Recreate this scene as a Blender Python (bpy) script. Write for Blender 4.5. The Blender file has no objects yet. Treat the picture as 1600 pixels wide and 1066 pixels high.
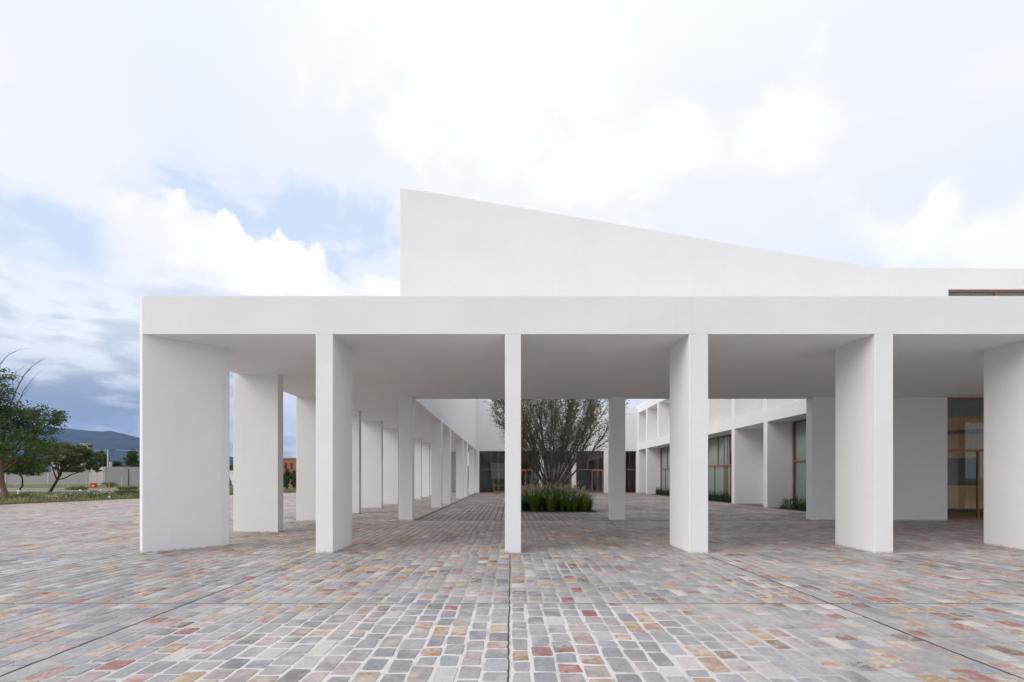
import bpy, bmesh, math, random
import numpy as np
from mathutils import Vector, Matrix
R = math.radians
random.seed(7); rng = np.random.default_rng(7)
S = bpy.context.scene
COL = S.collection
U = 1.6                       # eye height in metres; building lengths below are multiples of it
FP, CX, CY = 755.6, 797.0, 747.5

# ------------------------------------------------------------------ camera
cam_d = bpy.data.cameras.new('camera'); cam = bpy.data.objects.new('camera', cam_d); COL.objects.link(cam)
cam.location = (0, 0, U); cam.rotation_euler = (R(90), 0, 0)
cam_d.sensor_fit = 'HORIZONTAL'; cam_d.sensor_width = 36; cam_d.lens = 36*FP/1600
cam_d.shift_x = 3/1600; cam_d.shift_y = 214.5/1600
cam_d.clip_start = 0.1; cam_d.clip_end = 40000
S.camera = cam

# ------------------------------------------------------------------ view
S.render.engine = 'CYCLES'
S.view_settings.view_transform = 'Standard'; S.view_settings.look = 'None'
S.view_settings.gamma = 1; S.view_settings.use_curve_mapping = False
S.view_settings.exposure = 0.56
S.cycles.max_bounces = 10; S.cycles.diffuse_bounces = 6; S.cycles.transparent_max_bounces = 16
S.cycles.volume_bounces = 0

# ------------------------------------------------------------------ world: sky with clouds
SUN_EL, SUN_AZ = 31, 244      # degrees; azimuth clockwise from +Y (the view direction)
W = bpy.data.worlds.new('World'); S.world = W; W.use_nodes = True
nt = W.node_tree; nt.nodes.clear()
class NB:
    """small node-building helper"""
    def __init__(s, nt): s.nt = nt
    def n(s, t, **k):
        o = s.nt.nodes.new(t)
        for a, b in k.items(): setattr(o, a, b)
        return o
    def link(s, a, b): s.nt.links.new(a, b)
    def put(s, sock, v):
        if hasattr(v, 'is_linked') or hasattr(v, 'links'): s.link(v, sock)
        else: sock.default_value = v
    def m(s, op, a, b=None, c=None, clamp=False):
        o = s.n('ShaderNodeMath', operation=op, use_clamp=clamp)
        s.put(o.inputs[0], a)
        if b is not None: s.put(o.inputs[1], b)
        if c is not None: s.put(o.inputs[2], c)
        return o.outputs[0]
    def ss(s, v, lo, hi, a=0.0, b=1.0):
        o = s.n('ShaderNodeMapRange', interpolation_type='SMOOTHSTEP')
        s.put(o.inputs[0], v); s.put(o.inputs[1], lo); s.put(o.inputs[2], hi); s.put(o.inputs[3], a); s.put(o.inputs[4], b)
        return o.outputs[0]
    def mix(s, f, a, b, mode='MIX'):
        o = s.n('ShaderNodeMix', data_type='RGBA', blend_type=mode)
        s.put(o.inputs[0], f)
        for i, v in ((6, a), (7, b)):
            s.put(o.inputs[i], tuple(v)+(1,) if isinstance(v, (tuple, list)) and len(v) == 3 else v)
        return o.outputs[2]
    def noise(s, vec, scale, detail=4, rough=.5, dist=0.0):
        o = s.n('ShaderNodeTexNoise'); 
        if vec is not None: s.link(vec, o.inputs['Vector'])
        o.inputs['Scale'].default_value = scale; o.inputs['Detail'].default_value = detail
        o.inputs['Roughness'].default_value = rough; o.inputs['Distortion'].default_value = dist
        return o.outputs['Fac']
    def comb(s, x, y, z):
        o = s.n('ShaderNodeCombineXYZ')
        for i, v in enumerate((x, y, z)): s.put(o.inputs[i], v)
        return o.outputs[0]
b = NB(nt)
tc = b.n('ShaderNodeTexCoord'); sep = b.n('ShaderNodeSeparateXYZ'); b.link(tc.outputs['Generated'], sep.inputs[0])
dx, dy, dz = sep.outputs
az = b.m('ARCTAN2', dx, dy)                     # 0 straight ahead, negative to the left
el = b.m('ARCSINE', dz)
def azel(px, py):
    a = math.atan((px-CX)/FP); return a, math.atan((CY-py)/FP*math.cos(a))
sky = b.n('ShaderNodeTexSky', sky_type='NISHITA'); sky.sun_disc = False
sky.sun_elevation = R(SUN_EL); sky.sun_rotation = R(SUN_AZ); sky.altitude = 1100
skyc = b.n('ShaderNodeVectorMath', operation='SCALE'); b.link(sky.outputs[0], skyc.inputs[0]); skyc.inputs[3].default_value = 0.13
# cloud deck coordinates: the direction projected on a high flat layer, so clouds flatten towards the horizon
den = b.m('ADD', b.m('MAXIMUM', dz, 0.0), 0.22)
deck = b.comb(b.m('DIVIDE', dx, den), b.m('DIVIDE', dy, den), 0.0)
n_big = b.noise(deck, 0.9, 5, .5, .6)
n_mid = b.noise(deck, 2.3, 7, .55, .3)
n_ae = b.comb(az, el, 0.0)
n_puff = b.noise(n_ae, 9.0, 9, .55, .2)
n_low = b.noise(b.comb(b.m('MULTIPLY', az, 1.3), b.m('MULTIPLY', el, 2.8), 3.7), 4.2, 10, .60, .15)
n_fib = b.noise(b.comb(b.m('MULTIPLY', az, 2.4), b.m('MULTIPLY', el, 9.0), 1.3), 4.5, 8, .55, .1)
thin = b.mix(b.ss(n_big, .38, .66), (.86, .895, .98), (1.0, 1.005, 1.03))
thin = b.mix(b.ss(n_mid, .45, .72, 0, .55), thin, (.88, .90, 1.0))
# blue openings
def ell(px, py, rx, ry, amp=.9):
    a, e = azel(px, py)
    u = b.m('DIVIDE', b.m('SUBTRACT', az, a), rx); v = b.m('DIVIDE', b.m('SUBTRACT', el, e), ry)
    d = b.m('SQRT', b.m('ADD', b.m('MULTIPLY', u, u), b.m('MULTIPLY', v, v)))
    d = b.m('ADD', d, b.m('MULTIPLY', b.m('SUBTRACT', n_puff, .5), amp*3.4))
    d = b.m('ADD', d, b.m('MULTIPLY', b.m('SUBTRACT', n_mid, .5), amp*1.6))
    return b.ss(d, 1.25, .45)
blue = b.m('MAXIMUM', ell(455, 350, .29, .085), ell(70, 365, .13, .055))
blue = b.m('MAXIMUM', blue, ell(290, 300, .12, .05))
blue = b.m('MAXIMUM', blue, b.m('MULTIPLY', b.m('MULTIPLY', b.ss(n_big, .36, .27), b.ss(el, .25, .5)), .8))
# a bank of cumulus whose tops cut into the blue
a0, e0 = azel(210, 285); a1, e1 = azel(610, 425)
line = b.m('ADD', b.m('MULTIPLY', b.m('SUBTRACT', az, a0), (e1-e0)/(a1-a0)), e0)
top = b.m('ADD', line, b.m('MULTIPLY', b.m('SUBTRACT', b.noise(n_ae, 11, 8, .5), .5), .22))
cum = b.m('MULTIPLY', b.ss(b.m('SUBTRACT', top, el), -.004, .012), b.ss(az, -.725, -.655))
cum = b.m('MULTIPLY', cum, b.ss(az, .5, .1))
blue = b.m('MULTIPLY', blue, b.ss(b.noise(b.comb(az, b.m('MULTIPLY', el, 2.0), 2.2), 7.5, 9, .56, .3), .47, .63, 1, .25))
blue = b.m('MULTIPLY', blue, b.m('SUBTRACT', 1.0, cum))
wht = b.m('MAXIMUM', b.m('MULTIPLY', ell(760, 110, .26, .16), .8), b.m('MULTIPLY', ell(960, 265, .20, .07), .9))
wht = b.m('MAXIMUM', wht, b.m('MULTIPLY', ell(1240, 180, .10, .07), .8))
tr_ = b.m('ADD', .47, b.m('MULTIPLY', b.m('SUBTRACT', b.noise(n_ae, 8.0, 8, .52, .1), .5), .5))
wht = b.m('MAXIMUM', wht, b.m('MULTIPLY', b.m('MULTIPLY', b.ss(b.m('SUBTRACT', tr_, el), -.004, .05), b.ss(az, .52, .72)), b.ss(b.noise(n_ae, 7, 7, .5), .38, .55)))
thin = b.mix(b.m('MULTIPLY', wht, .72), thin, (1.09, 1.10, 1.11))
cl = b.mix(b.m('MULTIPLY', blue, .62), thin, skyc.outputs[0])
bl2 = b.mix(b.m('MULTIPLY', blue, .9), thin, (.66, .79, .98))
cl = b.mix(.86, cl, bl2)
cumc = b.mix(b.ss(b.noise(n_ae, 5.5, 6, .5), .40, .62), (.95, .965, 1.03), (1.16, 1.16, 1.17))
cl = b.mix(b.m('MULTIPLY', cum, b.ss(el, .22, .36)), cl, cumc)
# heavy bank of rain cloud over the mountains on the left
el_n = b.m('ADD', el, b.m('MULTIPLY', b.m('SUBTRACT', n_low, .5), .22))
azf = b.ss(az, -.28, -.50)
storm = b.m('MULTIPLY', b.ss(el_n, .39, .20), azf)
n_st = b.m('ADD', b.m('MULTIPLY', n_low, .42), b.m('ADD', b.m('MULTIPLY', n_fib, .36), b.m('MULTIPLY', b.noise(b.comb(az, b.m('MULTIPLY', el, 1.8), 5.1), 10, 9, .6, .2), .22)))
sc_lo = b.mix(b.ss(n_st, .42, .56), (.29, .35, .48), (.66, .72, .84))
sc_hi = b.mix(b.ss(n_st, .44, .57), (.64, .70, .80), (1.0, 1.03, 1.07))
sc = b.mix(b.ss(el, .10, .235), sc_lo, sc_hi)
cl = b.mix(storm, cl, sc)
zen = b.n('ShaderNodeVectorMath', operation='SCALE'); b.link(cl, zen.inputs[0]); b.link(b.ss(el, .55, 1.4, 1.0, 1.35), zen.inputs[3])
bg = b.n('ShaderNodeBackground'); b.link(zen.outputs[0], bg.inputs[0]); bg.inputs[1].default_value = .735
wo = b.n('ShaderNodeOutputWorld'); b.link(bg.outputs[0], wo.inputs[0])

# ------------------------------------------------------------------ sun (overcast: weak and very soft)
sd = bpy.data.lights.new('sun', 'SUN'); so = bpy.data.objects.new('sun', sd); COL.objects.link(so)
sd.energy = 1.5; sd.angle = R(45); sd.color = (1, .925, .83)
v = Vector((math.sin(R(SUN_AZ))*math.cos(R(SUN_EL)), math.cos(R(SUN_AZ))*math.cos(R(SUN_EL)), math.sin(R(SUN_EL))))
so.rotation_euler = v.to_track_quat('Z', 'Y').to_euler(); so.location = v*60

# ------------------------------------------------------------------ helpers
def tag(o, label=None, cat=None, group=None, kind=None):
    for k, w in (('label', label), ('category', cat), ('group', group), ('kind', kind)):
        if w: o[k] = w
    return o
def empty(name, loc=(0, 0, 0), rz=0):
    o = bpy.data.objects.new(name, None); COL.objects.link(o); o.location = loc; o.rotation_euler.z = rz
    o.empty_display_size = .2
    return o
class MB:
    """collects faces; build() links them as ONE mesh object"""
    def __init__(s): s.v = []; s.f = []; s.c = None
    def box(s, x0, x1, y0, y1, z0, z1):
        n = len(s.v)
        s.v += [(x0,y0,z0),(x1,y0,z0),(x1,y1,z0),(x0,y1,z0),(x0,y0,z1),(x1,y0,z1),(x1,y1,z1),(x0,y1,z1)]
        s.f += [tuple(n+i for i in q) for q in ((0,3,2,1),(4,5,6,7),(0,1,5,4),(1,2,6,5),(2,3,7,6),(3,0,4,7))]
        return s
    def prism(s, pts, z0, z1):                      # footprint counter-clockwise
        n = len(s.v); k = len(pts)
        s.v += [(x, y, z0) for x, y in pts] + [(x, y, z1) for x, y in pts]
        s.f.append(tuple(n+i for i in reversed(range(k)))); s.f.append(tuple(n+k+i for i in range(k)))
        s.f += [(n+i, n+(i+1) % k, n+k+(i+1) % k, n+k+i) for i in range(k)]
        return s
    def tube(s, pts, rad, sides=6, cap=True):
        pts = [Vector(p) for p in pts]; n0 = len(s.v); prev = None
        for i, p in enumerate(pts):
            d = (pts[min(i+1, len(pts)-1)]-pts[max(i-1, 0)])
            if d.length < 1e-9: d = Vector((0, 0, 1))
            d.normalize()
            if prev is None:
                a = d.cross(Vector((0, 0, 1)) if abs(d.z) < .9 else Vector((1, 0, 0))).normalized()
            else:
                a = (prev - d*prev.dot(d)); a = a.normalized() if a.length > 1e-6 else d.orthogonal().normalized()
            prev = a; c = d.cross(a); r = rad[i]
            for k in range(sides):
                t = 2*math.pi*k/sides
                q = p + a*(r*math.cos(t)) + c*(r*math.sin(t)); s.v.append((q.x, q.y, q.z))
        for i in range(len(pts)-1):
            for k in range(sides):
                A = n0+i*sides+k; B = n0+i*sides+(k+1) % sides
                s.f.append((A, B, B+sides, A+sides))
        if cap:
            s.f.append(tuple(n0+k for k in reversed(range(sides))))
            m = n0+(len(pts)-1)*sides; s.f.append(tuple(m+k for k in range(sides)))
        return s
    def build(s, name, mat, parent=None, bevel=0, smooth=False, loc=None):
        me = bpy.data.meshes.new(name); me.from_pydata(s.v, [], s.f); me.update()
        if mat: me.materials.append(mat)
        o = bpy.data.objects.new(name, me); COL.objects.link(o)
        if parent: o.parent = parent
        if loc is not None: o.location = loc
        if smooth: me.shade_smooth()
        if bevel:
            m = o.modifiers.new('bevel', 'BEVEL'); m.width = bevel; m.segments = 2; m.limit_method = 'ANGLE'
        return o
def np_mesh(name, verts, nper, mat, parent=None, cols=None, faces=None):
    """verts (N*nper,3): N separate polygons of nper corners"""
    me = bpy.data.meshes.new(name)
    V = verts.reshape(-1, 3).astype(np.float32); nv = len(V)
    me.vertices.add(nv); me.vertices.foreach_set('co', V.ravel())
    if faces is None: faces = np.arange(nv, dtype=np.int32).reshape(-1, nper)
    nf = len(faces)
    me.loops.add(nf*nper); me.loops.foreach_set('vertex_index', faces.astype(np.int32).ravel())
    me.polygons.add(nf); me.polygons.foreach_set('loop_start', np.arange(0, nf*nper, nper, dtype=np.int32))
    try: me.polygons.foreach_set('loop_total', np.full(nf, nper, dtype=np.int32))
    except Exception: pass
    if cols is not None:
        ca = me.color_attributes.new('tint', 'FLOAT_COLOR', 'POINT')
        ca.data.foreach_set('color', cols.astype(np.float32).ravel())
    me.update(calc_edges=True); me.validate()
    if mat: me.materials.append(mat)
    o = bpy.data.objects.new(name, me); COL.objects.link(o)
    if parent: o.parent = parent
    return o
def at(px, py, z):
    """world point seen at photo pixel (px,py) at depth z (in eye heights)"""
    return Vector(((px-CX)/FP*z*U, z*U, U+(CY-py)/FP*z*U))
def gr(px, py):
    z = FP/(py-CY); return Vector(((px-CX)/FP*z*U, z*U, 0))

# ------------------------------------------------------------------ materials
def new_mat(name):
    m = bpy.data.materials.new(name); m.use_nodes = True; t = m.node_tree
    return m, NB(t), t.nodes['Principled BSDF']
def simple(name, col, rough=.7, var=.12, scale=3, bump=0.0, bscale=40, spec=.4, metal=0):
    m, k, p = new_mat(name)
    g = k.n('ShaderNodeTexCoord').outputs['Object']
    f = k.noise(g, scale, 5, .6)
    c = k.mix(f, tuple(max(0, x*(1-var)) for x in col), tuple(min(1, x*(1+var)) for x in col))
    k.link(c, p.inputs['Base Color']); p.inputs['Roughness'].default_value = rough
    p.inputs['Specular IOR Level'].default_value = spec; p.inputs['Metallic'].default_value = metal
    if bump:
        bn = k.n('ShaderNodeBump'); bn.inputs['Strength'].default_value = bump; bn.inputs['Distance'].default_value = .02
        k.link(k.noise(g, bscale, 6, .6), bn.inputs['Height']); k.link(bn.outputs[0], p.inputs['Normal'])
    return m
def mat_plaster():
    m, k, p = new_mat('white_plaster')
    g = k.n('ShaderNodeNewGeometry').outputs['Position']
    a = k.noise(g, .55, 5, .6); c = k.noise(g, 6, 6, .7)
    col = k.mix(k.ss(a, .3, .7), (.785, .782, .772), (.815, .815, .81))
    col = k.mix(k.ss(c, .35, .75, 0, .35), col, (.765, .76, .745))
    sp = k.n('ShaderNodeSeparateXYZ'); k.link(g, sp.inputs[0])
    # splash dirt low on the walls with a ragged upper limit, and faint vertical runs
    e = k.m('ADD', sp.outputs[2], k.m('MULTIPLY', k.m('SUBTRACT', k.noise(g, 9, 6, .7), .5), .14))
    col = k.mix(k.ss(e, .055, -.01, 0, .75), col, (.36, .32, .28))
    st = k.n('ShaderNodeMapping'); k.link(g, st.inputs[0]); st.inputs['Scale'].default_value = (5, 5, .22)
    col = k.mix(k.ss(k.noise(st.outputs[0], 1.0, 5, .6), .56, .8, 0, .28), col, (.71, .70, .67))
    k.link(col, p.inputs['Base Color']); p.inputs['Roughness'].default_value = .82; p.inputs['Specular IOR Level'].default_value = .25
    bn = k.n('ShaderNodeBump'); bn.inputs['Strength'].default_value = .25; bn.inputs['Distance'].default_value = .012
    h = k.m('ADD', k.m('MULTIPLY', k.noise(g, 1.6, 3, .5), 2.0), k.m('MULTIPLY', k.noise(g, 28, 4, .6), .25))
    k.link(h, bn.inputs['Height']); k.link(bn.outputs[0], p.inputs['Normal'])
    return m
def mat_stone():
    m, k, p = new_mat('porphyry_stone')
    at_ = k.n('ShaderNodeAttribute', attribute_name='tint')
    g = k.n('ShaderNodeNewGeometry').outputs['Position']
    base = at_.outputs['Color']; al = at_.outputs['Alpha']       # alpha: how strongly the stone is veined
    n1 = k.noise(g, 9, 6, .65, .8); n2 = k.noise(g, 120, 4, .7); n3 = k.noise(g, 28, 5, .7, .4)
    dark = k.mix(1.0, base, (.78, .76, .75), 'MULTIPLY'); lite = k.mix(.42, base, (.62, .60, .57))
    col = k.mix(k.ss(n3, .35, .68), dark, base)
    col = k.mix(k.m('MULTIPLY', k.ss(n1, .47, .60), al), col, lite)
    ra = k.m('MULTIPLY', k.ss(n1, .48, .40), k.ss(al, .45, .75, 0, .8))
    col = k.mix(ra, col, (.33, .165, .11))
    col = k.mix(k.ss(n2, .55, .72, 0, .4), col, (.56, .53, .52))
    col = k.mix(k.ss(n2, .42, .3, 0, .4), col, (.15, .14, .135))
    film = k.m('ADD', k.m('MULTIPLY', k.noise(g, .55, 5, .62, .3), .55), k.m('MULTIPLY', k.noise(g, 4.5, 6, .68, .6), .45))
    col = k.mix(k.m('MULTIPLY', k.ss(film, .45, .61), .60), col, (.50, .465, .44))   # cement film left on the stones
    k.link(col, p.inputs['Base Color'])
    k.link(k.ss(n3, .3, .7, .50, .72), p.inputs['Roughness']); p.inputs['Specular IOR Level'].default_value = .4
    bn = k.n('ShaderNodeBump'); bn.inputs['Strength'].default_value = .5; bn.inputs['Distance'].default_value = .004
    k.link(k.m('ADD', n3, k.m('MULTIPLY', n2, .4)), bn.inputs['Height']); k.link(bn.outputs[0], p.inputs['Normal'])
    return m
def mat_mortar(name, c0, c1, c2, fresh=False):
    m, k, p = new_mat(name)
    g = k.n('ShaderNodeNewGeometry').outputs['Position']
    w = k.ss(k.noise(g, .8, 5, .6), .38, .62)
    if fresh:                                    # patches re-grouted in white mortar, one of them in the middle of the plaza
        sp = k.n('ShaderNodeSeparateXYZ'); k.link(g, sp.inputs[0])
        d = k.m('SQRT', k.m('ADD', k.m('POWER', k.m('DIVIDE', k.m('SUBTRACT', sp.outputs[0], -.4), 3.1), 2.0), k.m('POWER', k.m('DIVIDE', k.m('SUBTRACT', sp.outputs[1], 4.6), 1.9), 2.0)))
        d = k.m('ADD', d, k.m('MULTIPLY', k.m('SUBTRACT', k.noise(g, 1.1, 6, .65), .5), 1.3))
        w = k.m('MAXIMUM', k.ss(d, 1.45, .55), k.ss(k.noise(g, .33, 5, .6), .46, .64, 0, .8))
        w = k.m('MULTIPLY', w, k.ss(k.noise(g, 3.5, 5, .6), .30, .52, .45, 1.0))
    col = k.mix(w, c0, c1)
    col = k.mix(k.ss(k.noise(g, 14, 6, .7), .48, .72, 0, .45), col, c2)
    k.link(col, p.inputs['Base Color']); p.inputs['Roughness'].default_value = .85; p.inputs['Specular IOR Level'].default_value = .25
    bn = k.n('ShaderNodeBump'); bn.inputs['Strength'].default_value = .6; bn.inputs['Distance'].default_value = .006
    k.link(k.noise(g, 60, 6, .7), bn.inputs['Height']); k.link(bn.outputs[0], p.inputs['Normal'])
    return m
def mat_leaf(name, c0, c1, scale=1.2, trans=.35):
    m, k, p = new_mat(name)
    g = k.n('ShaderNodeNewGeometry'); f = k.noise(g.outputs['Position'], scale, 4, .6)
    f2 = k.noise(g.outputs['Position'], scale*14, 2, .5)
    col = k.mix(k.ss(f, .3, .7), c0, c1); col = k.mix(k.ss(f2, .45, .7, 0, .5), col, tuple(min(1, x*1.5) for x in c1))
    k.link(col, p.inputs['Base Color']); p.inputs['Roughness'].default_value = .55; p.inputs['Specular IOR Level'].default_value = .3
    tr = k.n('ShaderNodeBsdfTranslucent'); k.link(col, tr.inputs[0])
    mx = k.n('ShaderNodeMixShader'); mx.inputs[0].default_value = trans
    k.link(p.outputs[0], mx.inputs[1]); k.link(tr.outputs[0], mx.inputs[2])
    out = [n for n in m.node_tree.nodes if n.type == 'OUTPUT_MATERIAL'][0]; k.link(mx.outputs[0], out.inputs[0])
    return m
def mat_wood(name, c0, c1, scale=(30, 30, 1.4)):
    m, k, p = new_mat(name)
    g = k.n('ShaderNodeNewGeometry').outputs['Position']; mp = k.n('ShaderNodeMapping'); k.link(g, mp.inputs[0]); mp.inputs['Scale'].default_value = scale
    f = k.noise(mp.outputs[0], 1.0, 6, .65, .6)
    k.link(k.mix(k.ss(f, .3, .7), c0, c1), p.inputs['Base Color']); p.inputs['Roughness'].default_value = .45
    return m
def mat_glass(name, tint, refl=1.0):
    m, k, p = new_mat(name); m.node_tree.nodes.remove(p)
    fr = k.n('ShaderNodeFresnel'); fr.inputs[0].default_value = 1.5
    tr = k.n('ShaderNodeBsdfTransparent'); tr.inputs[0].default_value = (*tint, 1)
    gl = k.n('ShaderNodeBsdfGlossy'); gl.inputs['Roughness'].default_value = .015; gl.inputs[0].default_value = (.9, .95, .97, 1)
    mx = k.n('ShaderNodeMixShader'); k.link(k.m('MULTIPLY', fr.outputs[0], refl, clamp=True), mx.inputs[0])
    k.link(tr.outputs[0], mx.inputs[1]); k.link(gl.outputs[0], mx.inputs[2])
    out = [n for n in m.node_tree.nodes if n.type == 'OUTPUT_MATERIAL'][0]; k.link(mx.outputs[0], out.inputs[0])
    return m
PL = mat_plaster(); STONE = mat_stone()
MORT = mat_mortar('pale_mortar', (.355, .33, .305), (.61, .59, .575), (.35, .315, .285), True)
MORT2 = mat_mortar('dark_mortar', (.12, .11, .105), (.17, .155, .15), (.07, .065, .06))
WOODF = mat_wood('cedar_frame', (.20, .085, .04), (.36, .17, .085))
WOODI = mat_wood('pine_panelling', (.56, .31, .09), (.70, .44, .17), (18, 18, .8))
DKMET = simple('dark_metal', (.05, .05, .052), .5, .2)
GLASS_D = mat_glass('dark_tinted_glass', (.78, .82, .82), 2.1)
GLASS_L = mat_glass('clear_glass', (.93, .97, .955), 1.4)
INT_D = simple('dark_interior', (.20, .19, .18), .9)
INT_P = simple('pale_blind_fabric', (.58, .64, .60), .9, .06)
INT_FL = simple('interior_floor', (.16, .13, .10), .35)
SOIL = simple('dark_soil', (.035, .026, .02), .95, .4, 12, .8)
BARK = simple('grey_brown_bark', (.19, .15, .125), .9, .35, 9, .8, 30)
BARK_D = simple('dark_bark', (.065, .048, .038), .9, .35, 9, .8, 30)
BARK_R = simple('reddish_bark', (.16, .095, .07), .9, .35, 6, .8, 20)
CONC = simple('grey_concrete_block', (.36, .35, .34), .9, .12, .5, .3)
ASPH = simple('asphalt', (.12, .12, .12), .9, .2, .6)
KERB = simple('kerb_concrete', (.50, .48, .45), .85, .15, 2)
WHITEP = simple('white_paint', (.75, .75, .73), .6, .06)
REDP = simple('red_paint', (.55, .045, .03), .45, .1)
ORNG = simple('orange_paint', (.60, .26, .08), .6, .1)
BRICK = simple('red_brick', (.36, .14, .09), .9, .2, 4)
BEIGE = simple('beige_render', (.50, .44, .38), .85, .1, .5)

# ------------------------------------------------------------------ ground, roads, mountains
def mat_grass():
    m, k, p = new_mat('grass_ground')
    g = k.n('ShaderNodeNewGeometry').outputs['Position']
    col = k.mix(k.ss(k.noise(g, .25, 6, .65), .35, .65), (.095, .125, .042), (.19, .175, .085))
    col = k.mix(k.ss(k.noise(g, 2.2, 6, .7), .5, .7, 0, .7), col, (.22, .20, .12))
    k.link(col, p.inputs['Base Color']); p.inputs['Roughness'].default_value = .95; p.inputs['Specular IOR Level'].default_value = .1
    bn = k.n('ShaderNodeBump'); bn.inputs['Strength'].default_value = 1; bn.inputs['Distance'].default_value = .15
    k.link(k.noise(g, 6, 6, .7), bn.inputs['Height']); k.link(bn.outputs[0], p.inputs['Normal'])
    return m
GRASSG = mat_grass()
me_g = MB(); me_g.v = [(-9000, -3000, -.06), (9000, -3000, -.06), (9000, 9000, -.06), (-9000, 9000, -.06)]; me_g.f = [(0, 1, 2, 3)]
tag(me_g.build('ground', GRASSG), kind='structure')
# plaza edge on the left (photo: ground line from left margin back to the far gap)
EDGE = [(-20.6*U, -12*U), (-19.6*U, 10*U), (-18.75*U, 17.8*U), (-17.9*U, 23.2*U), (-16.4*U, 28*U), (-14.7*U, 33*U), (-12.6*U, 38*U), (-4.0*U, 42*U)]
def edge_x(y):
    for (xa, ya), (xb, yb) in zip(EDGE, EDGE[1:]):
        if ya <= y <= yb: return xa+(xb-xa)*(y-ya)/(yb-ya)
    return EDGE[-1][0] if y > 0 else EDGE[0][0]
pts = [(20*U, -12*U)] + [(20*U, 11.45*U), (7.17*U, 11.45*U), (7.17*U, 11.7*U), (8.0*U, 11.7*U)]
pave = MB(); fp = [(20*U, -12*U), (20*U, 42*U), (-4*U, 42*U)] + list(reversed(EDGE[:-1]))
pave.prism(fp, -.12, 0.0)
PAVE = pave.build('pavement', MORT); tag(PAVE, kind='structure')
kb = MB()
for (xa, ya), (xb, yb) in zip(EDGE, EDGE[1:]):
    d = Vector((xb-xa, yb-ya, 0)).normalized(); n = Vector((d.y, -d.x, 0))*.14
    kb.prism([(xa, ya), (xb, yb), (xb-n.x, yb-n.y), (xa-n.x, ya-n.y)][::-1], -.05, .03)
tag(kb.build('pavement_kerb', KERB), kind='structure')
# the road behind the lawn with its two kerbs
rd = MB(); L = [(-160, 43.5, 69), (-70, 45.5, 64), (-20, 43, 58), (40, 42, 56)]
def strip(pa, w0, w1, z0, z1):
    mb_ = MB()
    for (x0, y0), (x1, y1) in zip(pa, pa[1:]):
        mb_.prism([(x0, y0+w0), (x1, y1+w0), (x1, y1+w1), (x0, y0+w1)], z0, z1)
    return mb_
RP = [(-260, 66), (-110, 63.5), (-60, 61.5), (-22, 61), (60, 70)]
tag(strip(RP, 0, 9.5, -.12, -.02).build('road', ASPH), kind='structure')
tag(strip(RP, -.35, 0, -.12, .08).build('kerb', KERB), kind='structure')
tag(strip(RP, 9.5, 9.85, -.12, .08).build('kerb', KERB), kind='structure')
# mountains
def mountains():
    prof = [(-4200, 690), (-1800, 660), (-700, 652), (0, 663), (70, 662), (110, 668), (140, 673), (185, 676), (215, 684), (290, 699), (360, 712), (440, 724), (540, 733), (700, 738), (1200, 736), (2600, 722), (5200, 735)]
    D = 5600.0; nx, ny = 420, 46
    xs = np.linspace(-8200, 8200, nx); ys = np.linspace(4300, 7300, ny)
    px = CX+xs/D*FP; H = (CY-np.interp(px, [a for a, _ in prof], [c for _, c in prof]))/FP*D
    def fract(x, y):
        v = 0
        for i, (f, a) in enumerate(((.0016, 1), (.0033, .55), (.007, .3), (.014, .16))):
            v = v+a*(np.abs(np.sin(x*f+1.7*i+1.3*np.sin(y*f*1.3+i)))*2-1)
        return v
    V = []
    for j, y in enumerate(ys):
        t = (y-4300)/(D-4300)
        env = np.clip(t, 0, 1)**.8 if y <= D else max(0, 1-(y-D)/1900)
        V.append(np.stack([xs, np.full(nx, y), H*env*(1+.17*fract(xs, np.full(nx, y))*(1-abs(env-.5)*1.5 if env < .97 else .12)) - 2], 1))
    V = np.concatenate(V); i = np.arange(nx-1)[None, :]+nx*np.arange(ny-1)[:, None]; i = i.ravel()
    F = np.stack([i, i+1, i+1+nx, i+nx], 1)
    m, k, p = new_mat('forested_slope'); g = k.n('ShaderNodeNewGeometry').outputs['Position']
    c = k.mix(k.ss(k.noise(g, .006, 7, .65), .35, .65), (.014, .024, .020), (.040, .045, .034))
    k.link(c, p.inputs['Base Color']); p.inputs['Roughness'].default_value = 1; p.inputs['Specular IOR Level'].default_value = 0
    o = np_mesh('mountains', V, 4, m, faces=F); o.data.shade_smooth(); tag(o, kind='structure')
mountains()

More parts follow.
